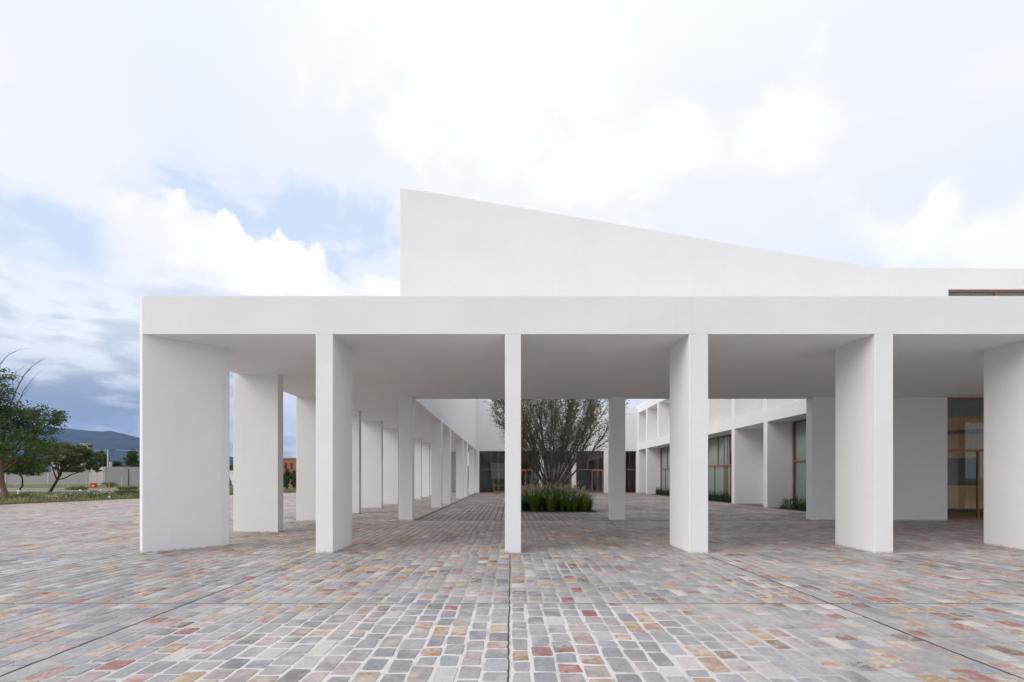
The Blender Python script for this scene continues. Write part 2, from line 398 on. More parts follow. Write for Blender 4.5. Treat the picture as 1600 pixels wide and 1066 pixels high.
# ------------------------------------------------------------------ paving stones
PAL = [((.325, .328, .35), .28, .1), ((.36, .355, .36), .17, .1), ((.265, .265, .28), .08, .1), ((.39, .335, .33), .13, .35), ((.42, .425, .445), .07, .2),
       ((.43, .29, .26), .05, .6), ((.34, .155, .14), .03, .5), ((.41, .265, .165), .04, .7), ((.48, .35, .20), .026, .6),
       ((.56, .53, .50), .06, .3), ((.13, .12, .115), .012, .9), ((.22, .15, .11), .02, .5), ((.45, .36, .28), .05, .8)]
PW = np.array([p[1] for p in PAL]); PW /= PW.sum()
def gen_stones(x0, x1, y0, y1, wid, lmean, lvar, joint, inside, hi=True, jit=.012, skip_x=()):
    """rows of stones run away from the viewer; returns list of (corners 2-D, colour)"""
    out = []
    ncol = max(1, round((x1-x0)/wid)); w = (x1-x0)/ncol
    offs = np.concatenate([[0], np.cumsum(rng.uniform(.88, 1.12, ncol))]); offs = offs/offs[-1]*(x1-x0)+x0
    for c in range(ncol):
        xa, xb = offs[c], offs[c+1]; y = y0+rng.uniform(0, .02)
        while y < y1-.06:
            l = float(np.clip(rng.normal(lmean, lvar), lmean*.55, lmean*1.75))
            if y+l > y1-.08: l = y1-y-.004
            j = joint*rng.uniform(.6, 1.45, 4)/2
            a, b_, c_, d_ = xa+j[0], xb-j[1], y+j[2], y+l-j[3]
            if b_-a > .03 and d_-c_ > .03 and inside((a+b_)/2, (c_+d_)/2, (b_-a)/2, (d_-c_)/2):
                q = np.array([[a, c_], [b_, c_], [b_, d_], [a, d_]])+rng.uniform(-jit, jit, (4, 2))
                cx_, cy_ = q[:, 0].mean(), q[:, 1].mean()
                warm = .5+.5*math.sin(cx_*.55+1.1+1.3*math.sin(cy_*.43))*math.cos(cy_*.37+.6+.8*math.sin(cx_*.31))
                pw = PW*np.array([(1.1*warm+.55) if (c_[0][0]-c_[0][2]) > .04 else (1.25-.35*warm) for c_ in PAL]); pw /= pw.sum()
                i = rng.choice(len(PAL), p=pw); col, _, vein = PAL[i]
                f = .94*rng.uniform(.82, 1.14)*np.array([rng.uniform(.97, 1.04), 1, rng.uniform(.96, 1.03)])
                if y > 6.4*U: f = f*np.array([1.07, .985, .915])
                out.append((q, (*(np.array(col)*f), vein)))
            y += l
    return out
RIM = 8
def stone_geo(lst, top0=.001, top1=.006, cham=.085):
    """8-gon slabs with worn corners: vertices (N,24,3): centre ring top, edge ring, foot ring"""
    N = len(lst); Q = np.array([q for q, _ in lst]); C = np.array([c for _, c in lst])
    nxt = np.roll(Q, -1, 1); prv = np.roll(Q, 1, 1)
    ch = rng.uniform(cham*.4, cham*1.3, (N, 4, 1))
    A = Q+(prv-Q)*ch*.9; Bp = Q+(nxt-Q)*ch
    # order for each corner: A (towards previous), B (towards next)
    ring = np.stack([A, Bp], 2).reshape(N, 8, 2)
    ring += rng.uniform(-.0035, .0035, ring.shape)
    cen = ring.mean(1, keepdims=True)
    zt = rng.uniform(top0, top1, (N, 1)); tl = rng.uniform(-.012, .012, (N, 2))
    rel = ring-cen
    z = zt+(rel*tl[:, None, :]).sum(2)
    L = np.linalg.norm(rel, axis=2, keepdims=True)
    inner = cen+rel*(1-.008/L)
    top = np.concatenate([inner, z[..., None]+.0015], 2); mid = np.concatenate([ring, z[..., None]-.0015], 2)
    foot = np.concatenate([ring, np.full((N, 8, 1), -.006)], 2)
    V = np.concatenate([top, mid, foot], 1)
    return V, C
def stone_faces():
    F8 = [tuple(range(8))]; F4 = []
    for r in (0, 8):
        for i in range(8): F4.append((r+i, r+8+i, r+8+(i+1) % 8, r+(i+1) % 8))
    return F8, F4
def stones_object(name, lst, parent, mat, **kw):
    V, C = stone_geo(lst, **kw); N = len(V)
    top_tris = [(0, 1, 2), (0, 2, 3), (0, 3, 4), (0, 4, 5), (0, 5, 6), (0, 6, 7)]
    _, F4 = stone_faces(); tri = list(top_tris)
    for a, b2, c, d in F4: tri += [(a, b2, c), (a, c, d)]
    T = np.array(tri); F = (T[None]+24*np.arange(N)[:, None, None]).reshape(-1, 3)
    cols = np.repeat(C[:, None, :], 24, 1).reshape(-1, 4)
    return np_mesh(name, V.reshape(-1, 3), 3, mat, parent, cols, F)
JX = [k*2.56*U+.0 for k in range(-8, 6)]; JY = [-.17*U*0+3.865*U-2.51*U, 3.865*U, 6.375*U]
def in_view(x, y, m=1.2): return abs(x+.0*y) < 1.09*y+m and y > 3.2
FPR = [(-4.95, 6.42), (-4.2, 7.15)]
BLOCKS = []      # footprints of columns, in metres: stones stop at them
stones = []
JGAP = .010
def ok_plaza(x, y, hx, hy):
    if not in_view(x, y): return False
    if x-hx < edge_x(y)+.02: return False
    return True
for k in range(len(JX)-1):
    xa, xb = JX[k]+JGAP, JX[k+1]-JGAP
    if xb < -22*U: continue
    for ya, yb in zip([JY[0], JY[1], JY[2]], [JY[1], JY[2], 11.40*U]):
        stones += gen_stones(xa, xb, ya+JGAP, yb-JGAP*.8, .208, .285, .055, .034, ok_plaza)
# individual stones: the 300 that show largest
def pxsize(q):
    y = q[:, 1].mean(); w = np.ptp(q[:, 0])/y*FP; hgt = abs(U/q[:, 1].min()-U/q[:, 1].max())*FP; return w*hgt
def visible(q):
    c = q.mean(0); X = CX+c[0]/c[1]*FP; Y = CY+U/c[1]*FP; return 0 < X < 1600 and Y < 1064
order = sorted(range(len(stones)), key=lambda i: -pxsize(stones[i][0]) if visible(stones[i][0]) else 1)
big = set(order[:300])
VB, CB = stone_geo([stones[i] for i in sorted(big)])
F8, F4 = stone_faces()
for n in range(len(VB)):
    c = VB[n].mean(0); me = bpy.data.meshes.new('paving_stone'); me.from_pydata((VB[n]-[c[0], c[1], 0]).tolist(), [], F8+F4)
    ca = me.color_attributes.new('tint', 'FLOAT_COLOR', 'POINT'); ca.data.foreach_set('color', np.tile(CB[n], 24).astype(np.float32))
    me.materials.append(STONE); me.update()
    o = bpy.data.objects.new('paving_stone', me); COL.objects.link(o); o.parent = PAVE; o.location = (c[0], c[1], 0)
rest = [stones[i] for i in range(len(stones)) if i not in big]
tag(stones_object('paving_stones', rest, PAVE, STONE), kind='stuff')
far = gen_stones(-21*U, -2.33*U, 11.42*U, 40*U, .30, .34, .08, .035, lambda x, y, hx, hy: ok_plaza(x, y, hx, hy) and (x-hx > edge_x(y)+.05))
tag(stones_object('far_paving_stones', far, PAVE, STONE), kind='stuff')
# control joints: dark sealant strips, slightly wandering
jt = MB()
def wavy(p0, p1, w, n=60, amp=.006):
    P0, P1 = Vector(p0), Vector(p1); d = (P1-P0).normalized(); nn = Vector((-d.y, d.x))
    ps = [P0+(P1-P0)*i/n+nn*random.uniform(-amp, amp) for i in range(n+1)]
    for a, c in zip(ps, ps[1:]):
        i = len(jt.v)
        jt.v += [(a.x-nn.x*w, a.y-nn.y*w, .004), (c.x-nn.x*w, c.y-nn.y*w, .004), (c.x+nn.x*w, c.y+nn.y*w, .004), (a.x+nn.x*w, a.y+nn.y*w, .004)]
        jt.f.append((i, i+3, i+2, i+1) if d.x == 0 else (i, i+1, i+2, i+3))
for x in JX:
    if abs(x) < 16.5: wavy((x-.02, 3.2), (x, 6.40*U), .008 if abs(x-4.096) > .1 else .013, 90)
for y in JY[1:]: wavy((-20*U, y), (16*U, y), .0062, 220, .003)
bm = jt.build('expansion_joints', simple('joint_sealant', (.07, .068, .066), .8, .2), PAVE)
# courtyard paving: regular pavers in dark joints, a drain slot along the arcade
cy = MB(); CBX0, CBX1, CBY0, CBY1 = -2.31*U, 8.72*U, 11.44*U, 33*U
cy.v = [(CBX0, CBY0, .004), (CBX1+.84*U, CBY0, .004), (CBX1+.84*U, CBY1, .004), (CBX0, CBY1, .004)]; cy.f = [(0, 1, 2, 3)]
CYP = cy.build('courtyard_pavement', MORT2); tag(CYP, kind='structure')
BED = (.12*U, 2.58*U, 14.26*U, 17.7*U)
PAL0 = PAL
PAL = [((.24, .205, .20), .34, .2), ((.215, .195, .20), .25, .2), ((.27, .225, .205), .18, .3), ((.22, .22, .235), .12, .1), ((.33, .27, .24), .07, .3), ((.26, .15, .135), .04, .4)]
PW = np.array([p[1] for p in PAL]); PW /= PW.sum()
def ok_court(x, y, hx, hy):
    return not (x+hx > BED[0]-.03 and x-hx < BED[1]+.03 and y+hy > BED[2]-.03 and y-hy < BED[3]+.03)
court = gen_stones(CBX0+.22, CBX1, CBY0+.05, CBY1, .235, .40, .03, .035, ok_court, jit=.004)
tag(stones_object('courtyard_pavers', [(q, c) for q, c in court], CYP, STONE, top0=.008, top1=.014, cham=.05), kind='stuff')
MB().box(CBX0+.06, CBX0+.17, CBY0, CBY1, -.02, .009).build('drain_slot', DKMET, CYP)

# ------------------------------------------------------------------ the building
BLD = empty('white_building', (0, 6.44*U, 0))
tag(BLD, 'long white plastered building with a deep colonnade of fins around a paved courtyard', 'building')
OFF = Vector((0, -6.44*U, 0))
def part(mb, name, mat=PL, bevel=.010, parent=None, label=None, smooth=False):
    mb.v = [(x, y-6.44*U, z) for x, y, z in mb.v]
    o = mb.build(name, mat, parent or BLD, bevel, smooth)
    if label: o['label'] = label
    return o
SO, TOP = 2.92*U, 3.43*U
def hb(x0, x1, y0, y1, z0, z1): return MB().box(x0*U, x1*U, y0*U, y1*U, z0*U, z1*U)
# portico roof with its chamfered front left corner; lengthened unseen at right to shade that end
pr = MB().prism([(x*U, y*U) for x, y in ((-4.90, 6.44), (20, 6.44), (20, 11.70), (-5.02, 11.70), (-5.02, 6.55))], SO, TOP)
part(pr, 'portico_roof', bevel=.006)
part(hb(-5.018, -2.312, 11.70, 36, 2.92, 3.43), 'arcade_roof', bevel=.006)
# front fins
c0 = MB().prism([(x*U, y*U) for x, y in ((-4.90, 6.442), (-4.24, 7.09), (-4.17, 7.19), (-4.36, 7.30), (-4.42, 7.27), (-5.018, 6.69), (-5.018, 6.552))], -.02, SO+.03)
part(c0, 'column', label='wide diagonal corner fin at the left end of the front')
COLX = [(-2.59, -2.36), (-.068, .146), (2.385, 2.64), (4.86, 5.105), (7.165, 7.41), (9.72, 9.96), (12.2, 12.44), (14.7, 14.94), (17.2, 17.44), (19.7, 19.94)]  # rightmost ones are unseen, added with the lengthened roof that shades the right end
for a, c in COLX: part(hb(a, c, 6.442, 7.32 if 7 < a < 8 else 7.23, -.01, 2.94), 'column')
part(hb(14.0, 20, 11.452, 11.695, -.01, 2.94), 'wall')  # unseen back wall of the lengthened portico, added to keep light out
# fins along the left side, turned across the view
for i in range(12):
    z = 8.94+2.4*i
    part(hb(-5.016 if i else -5.12, -4.29, z, z+.21, -.01, 2.94), 'column')
part(hb(-5.016, -3.3, 35.75, 35.99, -.01, 2.93), 'wall', label='short end wall closing the far end of the arcade')
# inner row under the tall wall
for a, c in ((-2.64, -2.31), (2.38, 2.73)):
    part(hb(a, c, 11.452, 11.695, -.01, 2.94), 'post')
part(hb(7.16, 10.36, 11.452, 11.695, -.01, 2.94), 'wall', label='broad blank wall under the portico')
for z in (16.3, 18.75, 23.8, 26.2, 30.9, 33.2):
    part(hb(-2.66, -2.314, z, z+.28, -.01, 2.94), 'post')
# tall screen wall with raking top (window opening left at its right end)
def screen_wall():
    prof = [(625, 294.5), (650, 297.2), (675, 300.6), (700, 305), (800, 321.9), (950, 347.6), (1103, 374), (1240, 397), (1340, 413.6), (1366, 417.3), (1385, 418.2), (1600, 419.8), (1800, 421)]
    y0, y1 = 11.45*U, 11.697*U
    P = [((a-CX)/66.0*U, (1+(CY-c)/66.0)*U) for a, c in prof]
    wx, wt, ws = 10.38*U, 5.48*U, 3.9*U; xr = 14*U
    mb_ = MB()
    outline = [(P[0][0], TOP-.01)] + [(wx, TOP-.01), (wx, wt), (xr, wt)] + [(xr, P[-2][1])] + [p for p in reversed(P) if p[0] < xr]
    n = len(outline)
    mb_.v = [(x, y0, z) for x, z in outline]+[(x, y1, z) for x, z in outline]
    mb_.f = [tuple(range(n)), tuple(reversed(range(n, 2*n)))]+[(i, i+n, (i+1) % n+n, (i+1) % n) for i in range(n)]
    part(mb_, 'wall', bevel=.006, label='tall windowless wall with a raking top above the portico')
    part(MB().box(wx, xr, y0+.002, y1, TOP-.01, ws), 'wall')
screen_wall()
def window(x0, x1, z0, z1, y, axis, mull, glass, trans=None, doors=(), fw=.07, name='window', dep=.09):
    """axis 'x': in a plane y=const; axis 'y': in a plane x=const (x0,x1 then run along y). metres"""
    def bx(a, c, d0, d1, e, f):
        return MB().box(a, c, y+d0, y+d1, e, f) if axis == 'x' else MB().box(y+d0, y+d1, a, c, e, f)
    fr = bx(x0, x1, 0, dep, z1-fw, z1)
    for mb_ in (bx(x0, x1, 0, dep, z0, z0+fw), bx(x0, x0+fw, 0, dep, z0+fw, z1-fw), bx(x1-fw, x1, 0, dep, z0+fw, z1-fw)):
        n = len(fr.v); fr.v += mb_.v; fr.f += [tuple(i+n for i in f) for f in mb_.f]
    w = part(fr, name, WOODF, .003)
    hs = [z0+fw] + ([trans] if trans else []) + [z1-fw]
    if trans: part(bx(x0+fw, x1-fw, .005, dep-.005, trans-.04, trans+.04), 'transom', WOODF, 0, w)
    for mx_, half in mull:
        e0, e1 = {'all': (z0+fw, z1-fw), 'up': ((trans or z0)+.04, z1-fw), 'low': (z0+fw, (trans or z1)-.04)}[half]
        part(bx(mx_-.03, mx_+.03, .012, dep-.012, e0, e1), 'mullion', WOODF, 0, w)
    for a, c in doors:
        ty = trans-.04
        for p, q, e, f in ((a, a+.11, z0+.03, ty), (c-.11, c, z0+.03, ty), (a+.11, c-.11, ty-.11, ty), (a+.11, c-.11, z0+.03, z0+.17)):
            part(bx(p, q, -.012, dep+.01, e, f), 'door_frame', WOODF, .003, w)
        part(bx(c-.075, c-.045, -.07, -.04, 1.0, 1.3), 'handle', DKMET, .004, w)
    pm = MB(); e = (x0+fw-.01, x1-fw+.01); ym = y+dep/2; zz = (z0+fw-.01, z1-fw+.01)
    pm.v = [(e[0], ym, zz[0]), (e[1], ym, zz[0]), (e[1], ym, zz[1]), (e[0], ym, zz[1])] if axis == 'x' else [(ym, e[1], zz[0]), (ym, e[0], zz[0]), (ym, e[0], zz[1]), (ym, e[1], zz[1])]
    pm.f = [(0, 1, 2, 3)]; part(pm, 'pane', glass, 0, w)
    return w
window(10.385*U, 13.99*U, 3.9*U, 5.475*U, 11.50*U, 'x', [((1560-CX)/66*U, 'all'), ], GLASS_L)
# tall wall above the left arcade, and the far wall of the courtyard
part(MB().box(-2.60*U, -2.313*U, 11.70*U, 33.0*U, TOP-.01, 6.75*U), 'wall')
bw = MB(); o_ = [(-2.60*U, 2.86*U), (9.6*U, 2.86*U), (9.6*U, 5.7*U), (-2.60*U, 6.95*U)]
bw.v = [(x, 33.0*U, z) for x, z in o_]+[(x, 33.3*U, z) for x, z in o_]
bw.f = [(0, 1, 2, 3), (7, 6, 5, 4)]+[(i, i+4, (i+1) % 4+4, (i+1) % 4) for i in range(4)]
part(bw, 'wall')
for k in range(6):
    a = -2.31 if k == 0 else -2.105+2.205*k-.30; c = -2.105+2.205*k
    if k == 5: c = 8.90
    part(hb(a, c, 33.003, 33.297, -.01, 2.865), 'pillar')
for k in range(5):
    a = (-2.105+2.205*k)*U; c = a+1.905*U; z1 = 2.86*U; tr = 1.59*U
    if k == 0: mu, dr = [(a+.81*U, 'up')], [(a+.95*U, a+1.86*U)]
    elif k == 1: mu, dr = [(a+.55*U, 'up'), (a+1.25*U, 'up')], [(a+.25*U, a+1.0*U)]
    elif k == 2: mu, dr = [(a+.95*U, 'up')], [(a+1.1*U, a+1.84*U)]
    elif k == 3: mu, dr = [(a+.8*U, 'up')], [(a+1.08*U, a+1.86*U)]
    else: mu, dr = [(a+1.2*U, 'all')], []
    window(a, c, .0, z1, 33.10*U, 'x', mu, GLASS_D, tr, dr)
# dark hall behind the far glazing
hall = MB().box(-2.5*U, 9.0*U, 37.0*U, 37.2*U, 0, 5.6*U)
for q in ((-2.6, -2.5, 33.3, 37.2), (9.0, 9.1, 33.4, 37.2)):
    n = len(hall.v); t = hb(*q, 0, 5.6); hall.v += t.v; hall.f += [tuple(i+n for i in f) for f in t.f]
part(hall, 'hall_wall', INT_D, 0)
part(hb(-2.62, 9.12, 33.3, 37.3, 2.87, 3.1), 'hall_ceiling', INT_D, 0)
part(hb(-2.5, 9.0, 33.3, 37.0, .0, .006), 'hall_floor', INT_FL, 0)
for k in range(4):
    part(hb(-.9+2.4*k, -.75+2.4*k, 35.2, 35.35, 0, 2.87), 'hall_column', INT_P, 0)
# right wing: two storeys of deep fins facing the courtyard
FX, BX = 8.72, 9.55
part(hb(FX, 10.35, 11.70, 33.4, 2.92, 3.36), 'floor_slab', bevel=.006)
part(hb(10.35, 14, 17.5, 33.4, 2.92, 3.36), 'floor_slab', bevel=.006)
part(hb(FX, 14, 11.70, 33.4, 5.44, 6.0), 'roof_slab', bevel=.006)
part(hb(13.8, 14, 11.70, 33.4, 0, 5.44), 'wall')
FZ = [14.0, 16.4, 18.8, 21.2, 23.6, 26.0, 28.4, 30.8]
for i, z in enumerate(FZ):
    part(hb(FX+.002, BX+.5, z, z+.25, 3.35, 5.45), 'fin')
    if i not in (0, 3, 6): part(hb(FX+.002, BX+(.5 if i in (2, 5) else 0), z, z+.25, -.01, 2.93), 'fin')
part(hb(FX+.002, BX, 32.85, 33.0, -.01, 5.45), 'fin')
part(hb(BX+.5, BX+.65, 11.70, 33.4, 3.35, 5.45), 'wall')
for a, c in ((16.4, 19.05), (23.6, 26.25), (30.8, 33.0)):
    part(hb(BX+.5, BX+.65, a, c, -.01, 2.93), 'wall')
    part(hb(BX+.002, BX+.5, a-.002, a+.2, -.01, 2.93), 'wall')
for a, c in ((11.70, 16.39), (19.06, 23.59), (26.26, 30.79)):
    L_ = c-a; X = (BX+.02)*U
    mu = [((a+L_*f)*U, h_) for f, h_ in ((.22, 'up'), (.46, 'up'), (.72, 'up'), (.30, 'low'), (.54, 'low'), (.80, 'low'))]
    window(a*U, c*U, .06, SO-.03, X, 'y', mu, GLASS_L, 1.58*U)
    part(hb(BX+.12, BX+.13, a+.02, c-.02, .02, 2.90), 'blind', INT_P, 0)
    if a == 19.06:
        for q in range(3): part(MB().box((BX+.085)*U, (BX+.115)*U, (21.1+.34*q)*U, (21.16+.34*q)*U, .1, SO-.05), 'screen_slat', WOODF, .003)
# glazed lobby at the right end of the portico
lob_w = window(10.33*U, 13.99*U, .0, 2.915*U, 11.52*U, 'x', [(11.17*U, 'low'), (12.3*U, 'all')], GLASS_L, 1.66*U, fw=.06)
part(hb(9.9, 13.8, 11.70, 17.4, .0, .008), 'lobby_floor', WOODI, 0)
part(hb(9.75, 13.8, 17.4, 17.5, 0, 5.44), 'lobby_wall', INT_P, 0)
part(hb(10.06, 10.15, 11.70, 17.4, 0, 2.915), 'lobby_wall', INT_P, 0)
part(hb(10.25, 10.34, 11.70, 17.4, 3.365, 5.44), 'lobby_wall', INT_P, 0)
# oblique timber enclosure inside, one plank after another
A, B_ = Vector((10.5*U, 14.2*U)), Vector((13.7*U, 12.9*U)); d = (B_-A).normalized(); nn = Vector((-d.y, d.x)); n = 28
encl = part(MB().prism([tuple(A+nn*.03), tuple(B_+nn*.03), tuple(B_+nn*.4), tuple(A+nn*.4)], .25, 2.72*U), 'timber_enclosure', WOODI, 0)
for i in range(n):
    p = A+(B_-A)*(i/n); q = A+(B_-A)*((i+.985)/n); o = random.uniform(0, .01)
    part(MB().prism([tuple(p-nn*(.02+o)), tuple(q-nn*(.02+o)), tuple(q+nn*.028), tuple(p+nn*.028)], .25, 2.72*U), 'plank', WOODI, 0, encl)
for z0, z1 in ((2.22*U, 2.34*U), (.81*U, 1.56*U)):
    p, q = A+d*.1, B_-d*.1
    if z0 < 2: p, q = A+d*2.5, A+d*4.05
    part(MB().prism([tuple(p-nn*.06), tuple(q-nn*.06), tuple(q-nn*.035), tuple(p-nn*.035)], z0, z1), 'dark_panel', simple('dark_slate_panel', (.03, .035, .045), .25), 0, encl)

# ------------------------------------------------------------------ plants
def leaf_quads(cent, size, aspect=.45, droop=0.0, up=0.0):
    """rhombic leaves at centres (N,3); returns (N*4,3)"""
    N = len(cent); d = rng.normal(size=(N, 3)); d[:, 2] = d[:, 2]*.7+up-droop; d /= np.linalg.norm(d, axis=1, keepdims=True)
    r = rng.normal(size=(N, 3)); s = np.cross(d, r); s /= np.linalg.norm(s, axis=1, keepdims=True)+1e-9
    L = size*rng.uniform(.6, 1.4, (N, 1))
    return np.stack([cent-d*L*.5, cent+s*L*aspect*.5, cent+d*L*.5, cent-s*L*aspect*.5], 1)
def limb(p0, p1, n=7, wob=.12, sag=0.0):
    p0, p1 = Vector(p0), Vector(p1); L = (p1-p0).length; o = []
    a = Vector((random.uniform(-1, 1), random.uniform(-1, 1), random.uniform(-.5, .5)))*L*wob
    for i in range(n):
        t = i/(n-1); p = p0.lerp(p1, t)+a*math.sin(t*math.pi)*.5+Vector((0, 0, sag*L*math.sin(t*math.pi)))
        if 0 < i < n-1: p += Vector([random.uniform(-1, 1)*L*.02 for _ in range(3)])
        o.append(p)
    return o
def lobed_tree(name, base, trunk_top, r0, lobes, nleaf, lsize, leafmat, bark, label, cat='tree', group=None, aspect=.5, dens=1.0, dead=()):
    """trunk, limbs to every lobe, leaf sprays scattered in clumps on the lobes' shells"""
    t = empty(name, base); tag(t, label, cat, group); base = Vector(base)
    tr = MB(); tp = Vector(trunk_top)
    pts_ = limb((0, 0, -.15), tp-base, 7, .10); tr.tube(pts_, [r0*(1.25 if i == 0 else 1-.45*i/6) for i in range(7)], 9)
    tips = []
    for c, rr in lobes:
        c = Vector(c)-base; st = pts_[random.choice((4, 5, 6, 6))]
        li = limb(st, c, 7, .18, .05); tr.tube(li, [r0*.45*(1-.75*i/6) for i in range(7)], 6)
        for _ in range(5):
            e = c+Vector([random.uniform(-1, 1)*rr[j]*.8 for j in range(3)])
            s2 = li[random.choice((3, 4, 5))]; l2 = limb(s2, e, 5, .15); tr.tube(l2, [r0*.16*(1-.7*i/4) for i in range(5)], 5)
    tr.build('trunk', bark, t, smooth=True)
    for poly, rad in dead:
        q = [Vector(p)-base for p in poly]; tr2 = MB(); tr2.tube(q, [rad*(1-.85*i/(len(q)-1)) for i in range(len(q))], 5)
        for _ in range(9):
            i = random.randrange(1, len(q)-1); L = random.uniform(.4, 1.6)
            dd = (q[i+1]-q[i]).normalized()+Vector((random.uniform(-.9, .9), random.uniform(-.5, .5), random.uniform(-.2, .9)))
            e = q[i]+dd.normalized()*L; tr2.tube(limb(q[i], e, 5, .25), [rad*.35, rad*.28, rad*.2, rad*.14, rad*.06], 4)
        tr2.build('dead_branch', simple('dead_wood', (.20, .17, .15), .9, .3, 5), t, smooth=True)
    vol = np.array([rr[0]*rr[1]*rr[2] for _, rr in lobes])**.75; vol /= vol.sum(); C = []
    for (c, rr), w in zip(lobes, vol):
        c = np.array(Vector(c)-base); n_ = int(nleaf*w); nc = max(14, int(n_/55))
        u = rng.normal(size=(nc, 3)); u /= np.linalg.norm(u, axis=1, keepdims=True)
        cc = c+u*np.array(rr)*rng.uniform(.25, 1.0, (nc, 1))**.6*rng.uniform(.85, 1.12, (nc, 1))
        k = rng.integers(0, nc, n_); sg = min(rr)*.17
        C.append(cc[k]+rng.normal(size=(n_, 3))*np.array([sg*1.25, sg*1.25, sg*.75]))
    C = np.concatenate(C)
    np_mesh('crown', leaf_quads(C, lsize, aspect), 4, leafmat, t)
    return t
LF_DARK = mat_leaf('dark_green_leaves', (.040, .072, .024), (.105, .155, .050), .8, .45)
LF_MID = mat_leaf('olive_green_leaves', (.055, .080, .026), (.125, .155, .055), .9, .4)
LF_GREY = mat_leaf('grey_green_leaves', (.125, .125, .07), (.25, .24, .14), 1.5, .4)
LF_GRASS = mat_leaf('grass_blades', (.075, .14, .028), (.18, .27, .06), 2.0, .45)
LF_DRY = mat_leaf('dry_plumes', (.42, .33, .27), (.60, .51, .41), 3, .4)
LF_HEDGE = mat_leaf('hedge_leaves', (.02, .045, .016), (.05, .085, .03), 4, .25)
LF_VERGE = mat_leaf('verge_grass', (.09, .14, .035), (.25, .26, .09), .5, .4)
LF_WH = mat_leaf('white_petals', (.62, .62, .50), (.75, .75, .66), 3, .3)

# courtyard tree: many stems fanning up from one low stock
def court_tree():
    base = Vector((1.42*U, 16.0*U, .05)); t = empty('courtyard_tree', base)
    tag(t, 'broom-shaped grey green tree with many stems in the courtyard grass bed', 'tree')
    tr = MB(); tw = MB(); LC = []
    tr.tube([Vector((0, 0, -.1)), Vector((.02, 0, .35)), Vector((-.02, 0, .75))], [.26, .22, .20], 10)
    def path(p, d, L, n, up, wob):
        o = [p.copy()]; d = d.normalized()
        for i in range(n):
            d = (d+Vector((random.uniform(-1, 1)*wob, random.uniform(-1, 1)*wob, up+random.uniform(-1, 1)*wob*.5))).normalized()
            p = p+d*(L/n); o.append(p.copy())
        return o
    ns = 22
    for k in range(ns+4):
        a = 2*math.pi*(k*.618); extra = k >= ns
        if extra: a = (math.pi*.97, math.pi*1.08, math.pi*.9, .12)[k-ns]
        sp = .70 if extra else .14+.70*((k+.5)/ns)**.8
        p = Vector((random.uniform(-.12, .12), random.uniform(-.12, .12), random.uniform(.35, .8)))
        d = Vector((math.cos(a)*sp, math.sin(a)*sp, 1.0)); L = random.uniform(5.6, 7.3)*(1-.16*sp)
        s = path(p, d, L, 10, .04 if sp < .8 else .02, .07); r = random.uniform(.035, .07)
        tr.tube(s, [r*(1-.86*i/10) for i in range(11)], 6)
        for i in range(3, 11):
            for _ in range(2 if i < 5 else 3):
                q = s[i]; dd = (s[i]-s[i-1]).normalized(); sd_ = Vector((random.uniform(-1, 1), random.uniform(-1, 1), random.uniform(-.2, .5)))
                s2 = path(q, dd*1.1+sd_*.75, random.uniform(.8, 1.9)*(1.0 if i < 8 else .75), 5, .03, .12)
                r2 = r*(1-.86*i/10)*.45+.004; tw.tube(s2, [r2*(1-.7*j/5) for j in range(6)], 4, False)
                for j in range(1, 6):
                    for _ in range(2):
                        dd2 = (s2[j]-s2[j-1]).normalized()+Vector((random.uniform(-1, 1), random.uniform(-1, 1), random.uniform(-.7, .6)))*.8
                        s3 = path(s2[j], dd2, random.uniform(.3, .7), 3, -.06, .1)
                        tw.tube(s3, [.005, .004, .003, .002], 3, False)
                        P = np.array([list(v) for v in s3]); m_ = 9
                        tt = rng.uniform(0, 3, m_); ii = np.minimum(tt.astype(int), 2); fr = (tt-ii)[:, None]
                        LC.append(P[ii]*(1-fr)+P[ii+1]*fr+rng.normal(size=(m_, 3))*.045)
    tr.build('trunk', BARK, t, smooth=True); tw.build('twigs', BARK, t)['kind'] = 'stuff'
    C = np.concatenate(LC); np_mesh('crown', leaf_quads(C, .085, .34), 4, LF_GREY, t)
court_tree()
# grass bed
bed = MB(); bed.v = [(BED[0], BED[2], .012), (BED[1], BED[2], .012), (BED[1], BED[3], .012), (BED[0], BED[3], .012)]; bed.f = [(0, 1, 2, 3)]
tag(bed.build('planting_bed', SOIL), kind='structure')
def blades(n, x0, x1, y0, y1, hmin, hmax, w, lean, clump=None, z=0.0):
    if clump is None: P = np.stack([rng.uniform(x0, x1, n), rng.uniform(y0, y1, n)], 1); out = rng.normal(size=(n, 2))
    else:
        k = rng.integers(0, len(clump), n); r = rng.normal(size=(n, 2)); P = clump[k]+r*.07; out = r+rng.normal(size=(n, 2))*.5
    out /= np.linalg.norm(out, axis=1, keepdims=True)+1e-9
    H = rng.uniform(hmin, hmax, (n, 1)); l = H*lean*rng.uniform(.15, 1, (n, 1))
    sd_ = np.stack([-out[:, 1], out[:, 0]], 1)*w/2
    z0 = np.full((n, 1), z)
    a = np.concatenate([P-sd_, z0], 1); b2 = np.concatenate([P+sd_, z0], 1)
    c = np.concatenate([P+out*l*.35+sd_*.7, z0+H*.6], 1); d = np.concatenate([P+out*l*.35-sd_*.7, z0+H*.6], 1)
    e = np.concatenate([P+out*l, z0+H*(1-.25*lean)], 1)
    V = np.stack([a, b2, c, d, e], 1); i = 5*np.arange(n)[:, None]
    F = np.concatenate([np.concatenate([i, i+1, i+2], 1), np.concatenate([i, i+2, i+3], 1), np.concatenate([i+3, i+2, i+4], 1)])
    return V.reshape(-1, 3), F, e, out
ncl = 150
clx = np.stack([rng.uniform(BED[0]+.12, BED[1]-.08, ncl), rng.uniform(BED[2]+.12, BED[3]-.15, ncl)], 1)
